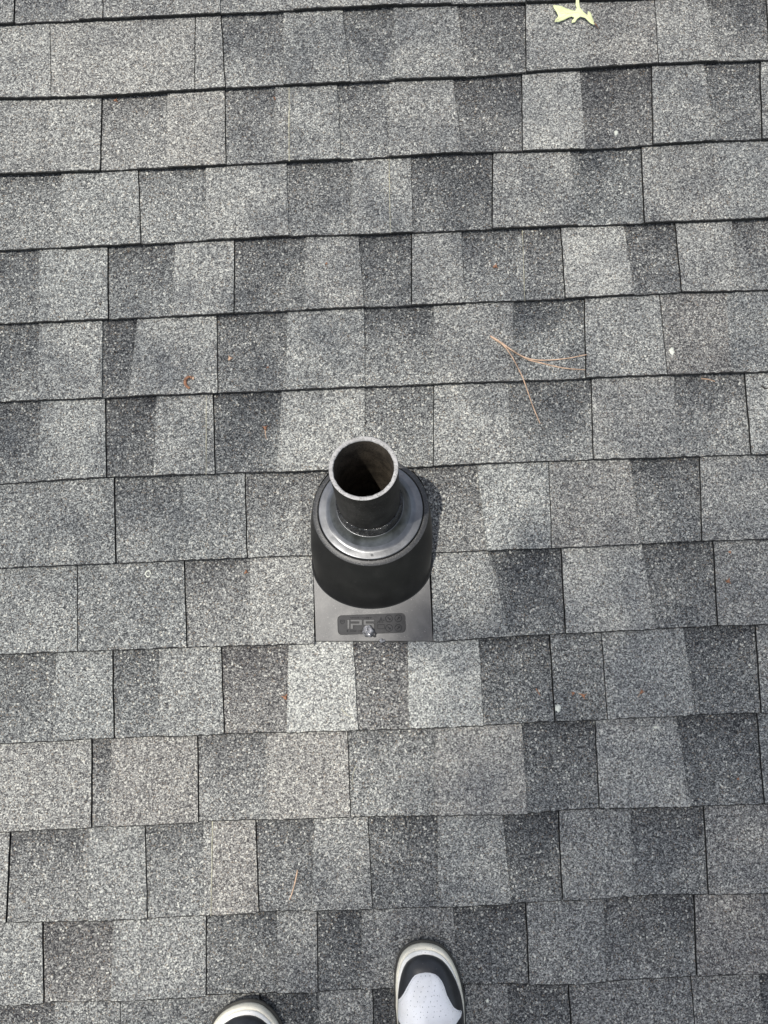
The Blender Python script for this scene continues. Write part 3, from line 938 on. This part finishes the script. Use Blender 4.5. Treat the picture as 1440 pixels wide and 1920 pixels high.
def husk(px, py, length, rot, label, stalk=0.0, size=1.0, mat='bud', cat='bud husk', group='rust brown bud husks scattered on the shingles'):
    p = sit(px, py)
    e = empty('bud_husk', p, label, cat, group, rz=math.radians(rot))
    r = length * .32
    blob('husk', (0, 0, r * .5), length * .5, r, r, M[mat], e, px * .1, .45, 2)
    for s in (-1, 1):
        V, Fc = tube([(0, 0, r * .4), (length * .35, s * r * 1.1, r * .7), (length * .6, s * r * 2.0, r * .4)], [r * .4, r * .35, r * .1], 5)
        mesh_obj('scale', V, Fc, M[mat], e)
    if stalk:
        V, Fc = tube([(0, 0, r * .5), (-stalk * .5, .0006, r * .5), (-stalk, 0, .0007)], [.0009, .0007, .0006], 5)
        mesh_obj('stalk', V, Fc, M['needle'], e)
    return e
husk(431, 673, .0075, 60, 'small tan bud husk left of centre, two courses above the flashing', mat='needle')
husk(497, 803, .0075, 95, 'rust bud husk with a straight stalk pointing down, left of the pipe top', .020)
husk(928, 500, .0080, 20, 'brown bud husk alone high up, right of the pipe')
husk(535, 1308, .0080, 110, 'orange husk at the left edge of the brightest shingle')
husk(1074, 1299, .0055, 200, 'tiny rust husk just right of the white seed')
husk(1092, 1303, .0078, -25, 'orange husk with short stalk, second to the right of the white seed', .008)
husk(1201, 1297, .0070, 50, 'orange husk with stalk pointing down left, on the shaded shingle at right', .010)
husk(1363, 1090, .0080, 10, 'brown husk near the right edge, level with the flashing bell')
husk(460, 1073, .0060, 30, 'dull brown husk tucked under a shingle edge left of the flashing')
husk(1368, 1035, .0045, 0, 'tiny brown husk near the right edge, one of two, the upper')
husk(515, 183, .0060, 80, 'brown husk under a shingle edge near the top')
husk(215, 186, .0060, 10, 'orange-brown husk at a shingle edge near the top left')
husk(502, 689, .0040, 10, 'faint brown speck of husk between pipe and curled catkin')
husk(1383, 1460, .0040, 10, 'tiny reddish speck of husk at the lower right')
husk(612, 495, .0040, 30, 'tiny brown speck of husk above and left of the pipe')
husk(765, 892, .0045, 30, 'tiny orange husk in the gap behind the flashing', mat='needle')
single('catkin_stalk', [(1005, 1291), (1009, 1298), (1013, 1304)], .0010, M['bud'], 'short reddish stalk left of the white seed', 'stalk')
# curled catkin
P = [(358, 730), (352, 726), (349, 719), (351, 712), (357, 708), (362, 711)]
o_ = sit(*P[0]); Q = polyline(P, 4)
V, Fc = tube(rel([sit(a, b, .0022) for a, b in Q], o_), [.0013 + .0013 * math.sin(math.pi * min(1, i / len(Q) * 1.2)) + random.uniform(0, .0006) for i in range(len(Q))], 7)
ct = empty('catkin', o_, 'curled reddish brown catkin lying on a shingle at left', 'catkin')
mesh_obj('curl', V, Fc, M['bud'], ct)
p = sit(364, 711)
blob('tip', (p.x, p.y, p.z + .0018), .0022, .0028, .0018, M['needle'], ct, 3, .3, 2, o_)

def fleck(name, px, py, rx, ry, label, cat, seed, mat='chalk', hz=.0011):
    p = sit(px, py)
    o = blob(name, (0, 0, .0002), rx, ry, hz, M[mat], None, seed, .45, 3)
    place(o, p)
    return tag(o, label, cat)
fleck('white_seed', 1045, 1327, .0042, .0068, 'white oval seed at the dark joint in the lower right', 'seed', 4)
fleck('bird_dropping', 1258, 660, .0040, .0060, 'small chalky white dropping near the right edge', 'dropping', 8)
fleck('bird_dropping', 1155, 250, .0036, .0048, 'faint bluish white spot on a dark shingle near the top right', 'dropping', 12)
fleck('bird_dropping', 1229, 1364, .0030, .0020, 'tiny pale speck on a shingle at lower right', 'dropping', 15)
fleck('bird_dropping', 914, 1877, .0022, .0026, 'tiny pale speck right of the right shoe', 'dropping', 16)
fleck('tar_speck', 190, 573, .0018, .0018, 'tiny black speck left of centre', 'speck', 17, 'twig')
# pale ring-shaped husk
V, Fc = tube([Vector((.0042 * math.cos(t), .0050 * math.sin(t), .0012)) for t in [i / 14 * 5.6 for i in range(15)]], .0010, 6)
o = mesh_obj('ring_husk', V, Fc, M['chalk']); place(o, sit(278, 1076)); tag(o, 'small open pale ring husk left of the flashing', 'husk')

# ------------------------------------------------------------------ sneakers
def interp(T, x):
    if x <= T[0][0]: return T[0][1]
    for (a, b), (c, d) in zip(T, T[1:]):
        if x <= c:
            s = (x - a) / (c - a); s = s
            return b + (d - b) * s
    return T[-1][1]
WID = [(0, .0), (.001, .009), (.003, .0165), (.007, .0245), (.013, .0320), (.022, .0385), (.035, .0445), (.05, .0490), (.07, .0525), (.10, .0550), (.13, .054), (.16, .049), (.20, .043), (.24, .041), (.27, .038), (.287, .030), (.295, .020), (.299, .009), (.300, 0)]
def half(y): return interp(WID, y)
def cxs(y): return -.0065 * max(0, 1 - y / .09) ** 1.3
SH = [(0, .030), (.006, .040), (.014, .0475), (.03, .054), (.05, .059), (.08, .066), (.11, .074), (.14, .084), (.17, .094), (.20, .100), (.26, .092), (.29, .088)]
def sneaker(px, py, rz, mirror, label, wide=1.0):
    p = at(px, py, 0.0); h = .006
    root = empty('sneaker', (p.x, p.y, h), label, 'sneaker', 'pair of black and white sneakers', rz)
    mx = -wide if mirror else wide
    def outline(inset, n=64, toe=0.0):
        ys = [y for y, _ in WID]
        # sample denser at the ends
        Y = [(.3 / 2) * (1 - math.cos(math.pi * i / n)) for i in range(n + 1)]
        L = []
        for y in Y:
            s = y / .3
            t = toe * max(0, 1 - s * 9) ** 1
            yy = inset + toe + (0.3 - 2 * inset - toe) * s
            L.append((half(y) * (1 - inset / .056), yy, y))
        right = [(mx * (cxs(y) + hw), -yy) for hw, yy, y in L]
        left = [(mx * (cxs(y) - hw), -yy) for hw, yy, y in L][::-1][1:-1]
        return right + left
    def slab(name, levels, mat, cap=True):
        V, Fc = [], []
        n = None
        for inset, toe, z in levels:
            O = outline(inset, toe=toe)
            n = len(O)
            for a, b in O:
                spring = .012 * max(0, 1 - (-b) / .075) ** 2
                V.append((a, b, z + spring))
        for j in range(len(levels) - 1):
            for i in range(n):
                i2 = (i + 1) % n
                Fc.append((j * n + i, j * n + i2, (j + 1) * n + i2, (j + 1) * n + i))
        if cap:
            Fc.append(tuple(range((len(levels) - 1) * n, len(levels) * n)))
            Fc.append(tuple(range(n - 1, -1, -1)))
        return mesh_obj(name, V, Fc, mat, root, True)
    slab('outsole', [(0, 0, 0), (-.0030, 0, .0012), (-.0032, 0, .0040), (-.001, 0, .0062)], M['outsole'])
    slab('midsole', [(0.0002, 0, .0062), (-.0002, 0, .010), (.0006, .0, .0165), (.0020, 0, .0190), (.0030, .0, .0192)], M['cream'])
    slab('foxing', [(.0026, .003, .0190), (.0030, .003, .0215), (.0042, .004, .0238), (.0070, .007, .0246), (.012, .012, .0240)], M['white_rubber'])
    # upper
    INS, TOE = .0062, .0115
    def S(xn, y):
        """upper height at normalised cross position"""
        s = min(1.0, max(0.0, (y - TOE) / .27))
        H = interp(SH, y - TOE) + (.012 * max(0, 1 - y / .075) ** 2) * .4
        z0 = .023 + .012 * max(0, 1 - y / .075) ** 2
        return z0 + (H - z0) * max(0.0, 1 - abs(xn) ** 2.5) ** .5
    def uw(y):                       # half width of the upper at y
        t = (y - TOE) / (.3 - TOE - .006)
        t = min(1, max(0, t))
        return interp(WID, t * .3) * (1 - (.0070 - .0050 * min(1, y / .09)) / .056)
    N, K = 60, 34
    V, Fc = [], []
    for i in range(N + 1):
        s = .5 * (1 - math.cos(math.pi * i / N))
        y = TOE + (.3 - TOE - .006) * s
        for k in range(K + 1):
            xn = -math.cos(math.pi * k / K)
            V.append((mx * (cxs(y) + xn * uw(y)), -y, S(xn, y)))
    for i in range(N):
        for k in range(K):
            a = i * (K + 1) + k
            Fc.append((a, a + 1, a + K + 2, a + K + 1))
    mesh_obj('upper', V, Fc, M['black_leather'], root, True)
    # white vamp panel with a pointed outline, laid on the upper
    VP = [(y + .005, a, b) for y, a, b in [(.0250, .000, .000), (.0260, -.010, .009), (.0285, -.0160, .0155), (.0325, -.0205, .0205), (.0395, -.0255, .0255), (.0485, -.0310, .0290), (.0585, -.0365, .0315), (.0685, -.0425, .0360),
          (.0775, -.0480, .0405), (.0845, -.0515, .0468), (.0895, -.0535, .0525), (.093, -.0530, .0540), (.0965, -.0520, .0520), (.0995, -.0500, .0440), (.1035, -.0460, .0340), (.1085, -.0400, .0280), (.1165, -.0340, .0250)]]
    off = -.0045
    def vrow(y):
        return interp([(a, b) for a, b, c in VP], y), interp([(a, c) for a, b, c in VP], y)
    V, Fc = [], []
    N2, K2 = 40, 26
    def surf(xl, y, lift):
        w_ = uw(y)
        xn = max(-.985, min(.985, (xl - cxs(y)) / w_))
        return (mx * xl if abs((xl - cxs(y)) / w_) < .985 else mx * (cxs(y) + xn * w_), -y, S(xn, y) + lift)
    for i in range(N2 + 1):
        s = i / N2
        y = .0300 + (.1215 - .0300) * (s ** 1.25)
        l, r = vrow(y)
        for k in range(K2 + 1):
            t = k / K2
            e = min(1, min(t, 1 - t) * 9, s * 9 + .0)
            V.append(surf(l + (r - l) * t + off, y, .0002 + .0016 * math.sqrt(max(0, e)) + (.0020 * noise.noise(Vector((t * 3, s * 4, 2))) + .0012 * math.sin(s * 26 + 5 * t + 3 * noise.noise(Vector((t * 2, s * 2, 7)))) * max(0, s - .35)) * e))
    for i in range(N2):
        for k in range(K2):
            a = i * (K2 + 1) + k
            Fc.append((a, a + 1, a + K2 + 2, a + K2 + 1))
    vamp = mesh_obj('vamp_panel', V, Fc, M['white_leather'], root, True)
    st = []
    for side_ in (0, 1):
        for q_ in range(26):
            y = .034 + q_ * .0026
            l, r = vrow(y)
            e_ = (l + .0016 if side_ == 0 else r - .0016) + off
            a_ = Vector(surf(e_, y, .0020)); b_ = Vector(surf(e_, y + .0015, .0020))
            st.append(tube([a_, b_], .00030, 4))
    V, Fc = join(st)
    mesh_obj('stitching', V, Fc, M['lace'], vamp)['kind'] = 'stuff'
    holes = []
    for r_ in range(9):
        y = .0335 + r_ * .0068
        l, r = vrow(y)
        n_ = 3 + r_ // 2
        for c_ in range(n_):
            t = (c_ + .5 + (.0 if r_ % 2 else .25)) / (n_ + .4)
            q = Vector(surf(l + (r - l) * (.12 + .76 * t) + off, y, .0021))
            holes.append(([q + Vector((.0005 * math.cos(a), .0010 * math.sin(a), .0003)) for a in [k * 1.0472 for k in range(6)]], [tuple(range(6))]))
    V, Fc = join(holes)
    mesh_obj('perforations', V, Fc, M['hole'], vamp)['kind'] = 'stuff'
    # tongue, laces and collar further back
    V, Fc = [], []
    for i in range(13):
        y = .106 + i * .006
        for k in range(9):
            t = -1 + k / 4
            V.append((mx * t * .022, -y, S(t * .3, y) + .003 + .004 * (1 - t * t)))
    for i in range(12):
        for k in range(8):
            a = i * 9 + k
            Fc.append((a, a + 1, a + 10, a + 9))
    mesh_obj('tongue', V, Fc, M['black_leather'], root, True)
    for i in range(5):
        y = .118 + i * .013
        pts = [(mx * t * .03, -y, S(t * .45, y) + .0085 - .003 * t * t) for t in (-1, -.6, -.2, .2, .6, 1)]
        V, Fc = tube(pts, .0026, 8)
        mesh_obj('lace', V, Fc, M['lace'], root, True)
    pts = [(mx * .031 * math.cos(a), -.235 + .045 * math.sin(a), .100 + .012 * abs(math.sin(a)) ) for a in [k / 24 * 6.2832 for k in range(25)]]
    V, Fc = tube(pts, .007, 8)
    mesh_obj('collar', V, Fc, M['black_leather'], root, True)
    V = [Vector((p[0], p[1], p[2] - .001)) for p in pts[:-1]]
    mesh_obj('lining', V, [tuple(range(24))], M['lining'], root)
    return root
sneaker(797, 1753, math.radians(1.5), False, 'right sneaker, black with white perforated vamp panel and cream midsole, standing on the shingles')
sneaker(436, 1872, math.radians(20), True, 'left sneaker, only its cream edged black toe in view at the bottom', 1.17)

# ------------------------------------------------------------------ tree that shades the roof, left of the house (out of the picture)
GZ = -4.0
mesh_obj('ground', [(-120, -120, GZ), (120, -120, GZ), (120, 120, GZ), (-120, 120, GZ)], [(0, 1, 2, 3)], M['grass'])
tag(bpy.data.objects['ground'], kind='structure')
tr = bpy.data.objects.new('shade_tree', None); COL.objects.link(tr); tr.location = (-6.2, -1.6, GZ)
tag(tr, 'broad leafy tree beside the roof whose crown casts dappled shade', 'tree')
TO = Vector(tr.location)
rt = random.Random(7)
V, Fc = tube([Vector((0, 0, 0)), Vector((.1, 0, 2.5)), Vector((.0, .2, 5)), Vector((.5, .3, 7.5)), Vector((1.2, .5, 10))], [.34, .27, .22, .16, .06], 12)
mesh_obj('trunk', V, Fc, M['bark'], tr, True)
for i in range(9):
    a = rt.uniform(0, 6.28); z0 = rt.uniform(5, 8.5)
    e = Vector((2 + 2.4 * math.cos(a), .8 + 2.6 * math.sin(a), z0 + rt.uniform(1.2, 3)))
    s_ = Vector((.3, .3, z0))
    V, Fc = tube([s_, s_.lerp(e, .25) + Vector((0, 0, .3)), s_.lerp(e, .45) + Vector((0, 0, .5))], [.10, .06, .02], 7)
    mesh_obj('limb', V, Fc, M['bark'], tr, True)
RI = ROOF.to_3x3().inverted()
def shadow_uv(P):
    """where the leaf's shade falls on the roof"""
    nrm = ROOF.to_3x3() @ Vector((0, 0, 1))
    t = P.dot(nrm) / SUN.dot(nrm)
    q = RI @ (P - SUN * t)
    return q.x, q.y
def keep(u, v):
    n_ = .5 + .5 * noise.noise(Vector((u * 2.6, v * 2.6, 4.2)))
    d = .15 + .04 * n_
    def g(cx, cy, r): return math.exp(-((u - cx) ** 2 + (v - cy) ** 2) / (r * r))
    # denser foliage towards the lower right, thinner above the pipe and the left
    d += .9 * g(.62, -.72, .55) + .5 * g(.2, -.95, .25) + .6 * g(-.2, -1.0, .28) + .35 * g(.85, -.2, .3)
    d += .7 * g(.235, -.02, .055) + .8 * g(.44, -.17, .065) + .25 * g(.12, .06, .05) + .75 * g(.06, -.09, .055)
    d -= .9 * g(.03, .13, .16) + .5 * g(-.11, -.09, .07) + .45 * g(-.12, -.25, .20) + .35 * g(-.55, -.42, .38) + .25 * g(-.5, .75, .25)
    return max(0.0, min(1.0, d))
V, Fc = [], []
for i in range(300000):
    P = Vector((rt.gauss(0, 1), rt.gauss(0, 1), rt.gauss(0, 1))).normalized() * rt.random() ** (1 / 2.4)
    P = Vector((-2.6 + P.x * 3.6, -1.0 + P.y * 3.8, 6.6 + P.z * 1.9))
    u, v = shadow_uv(P)
    if rt.random() > keep(u, v) * .75: continue
    s = rt.uniform(.014, .026)
    a = Vector((rt.gauss(0, 1), rt.gauss(0, 1), rt.gauss(0, .5))).normalized()
    b = a.cross(Vector((rt.gauss(0, .5), rt.gauss(0, .5), 1))).normalized()
    P = P - TO
    o_ = len(V)
    V += [P - a * s, P - b * s * .5, P + a * s, P + b * s * .5]
    Fc.append((o_, o_ + 1, o_ + 2, o_ + 3))
mesh_obj('crown', V, Fc, M['tleaf'], tr)
bpy.data.objects['crown']['kind'] = 'stuff'
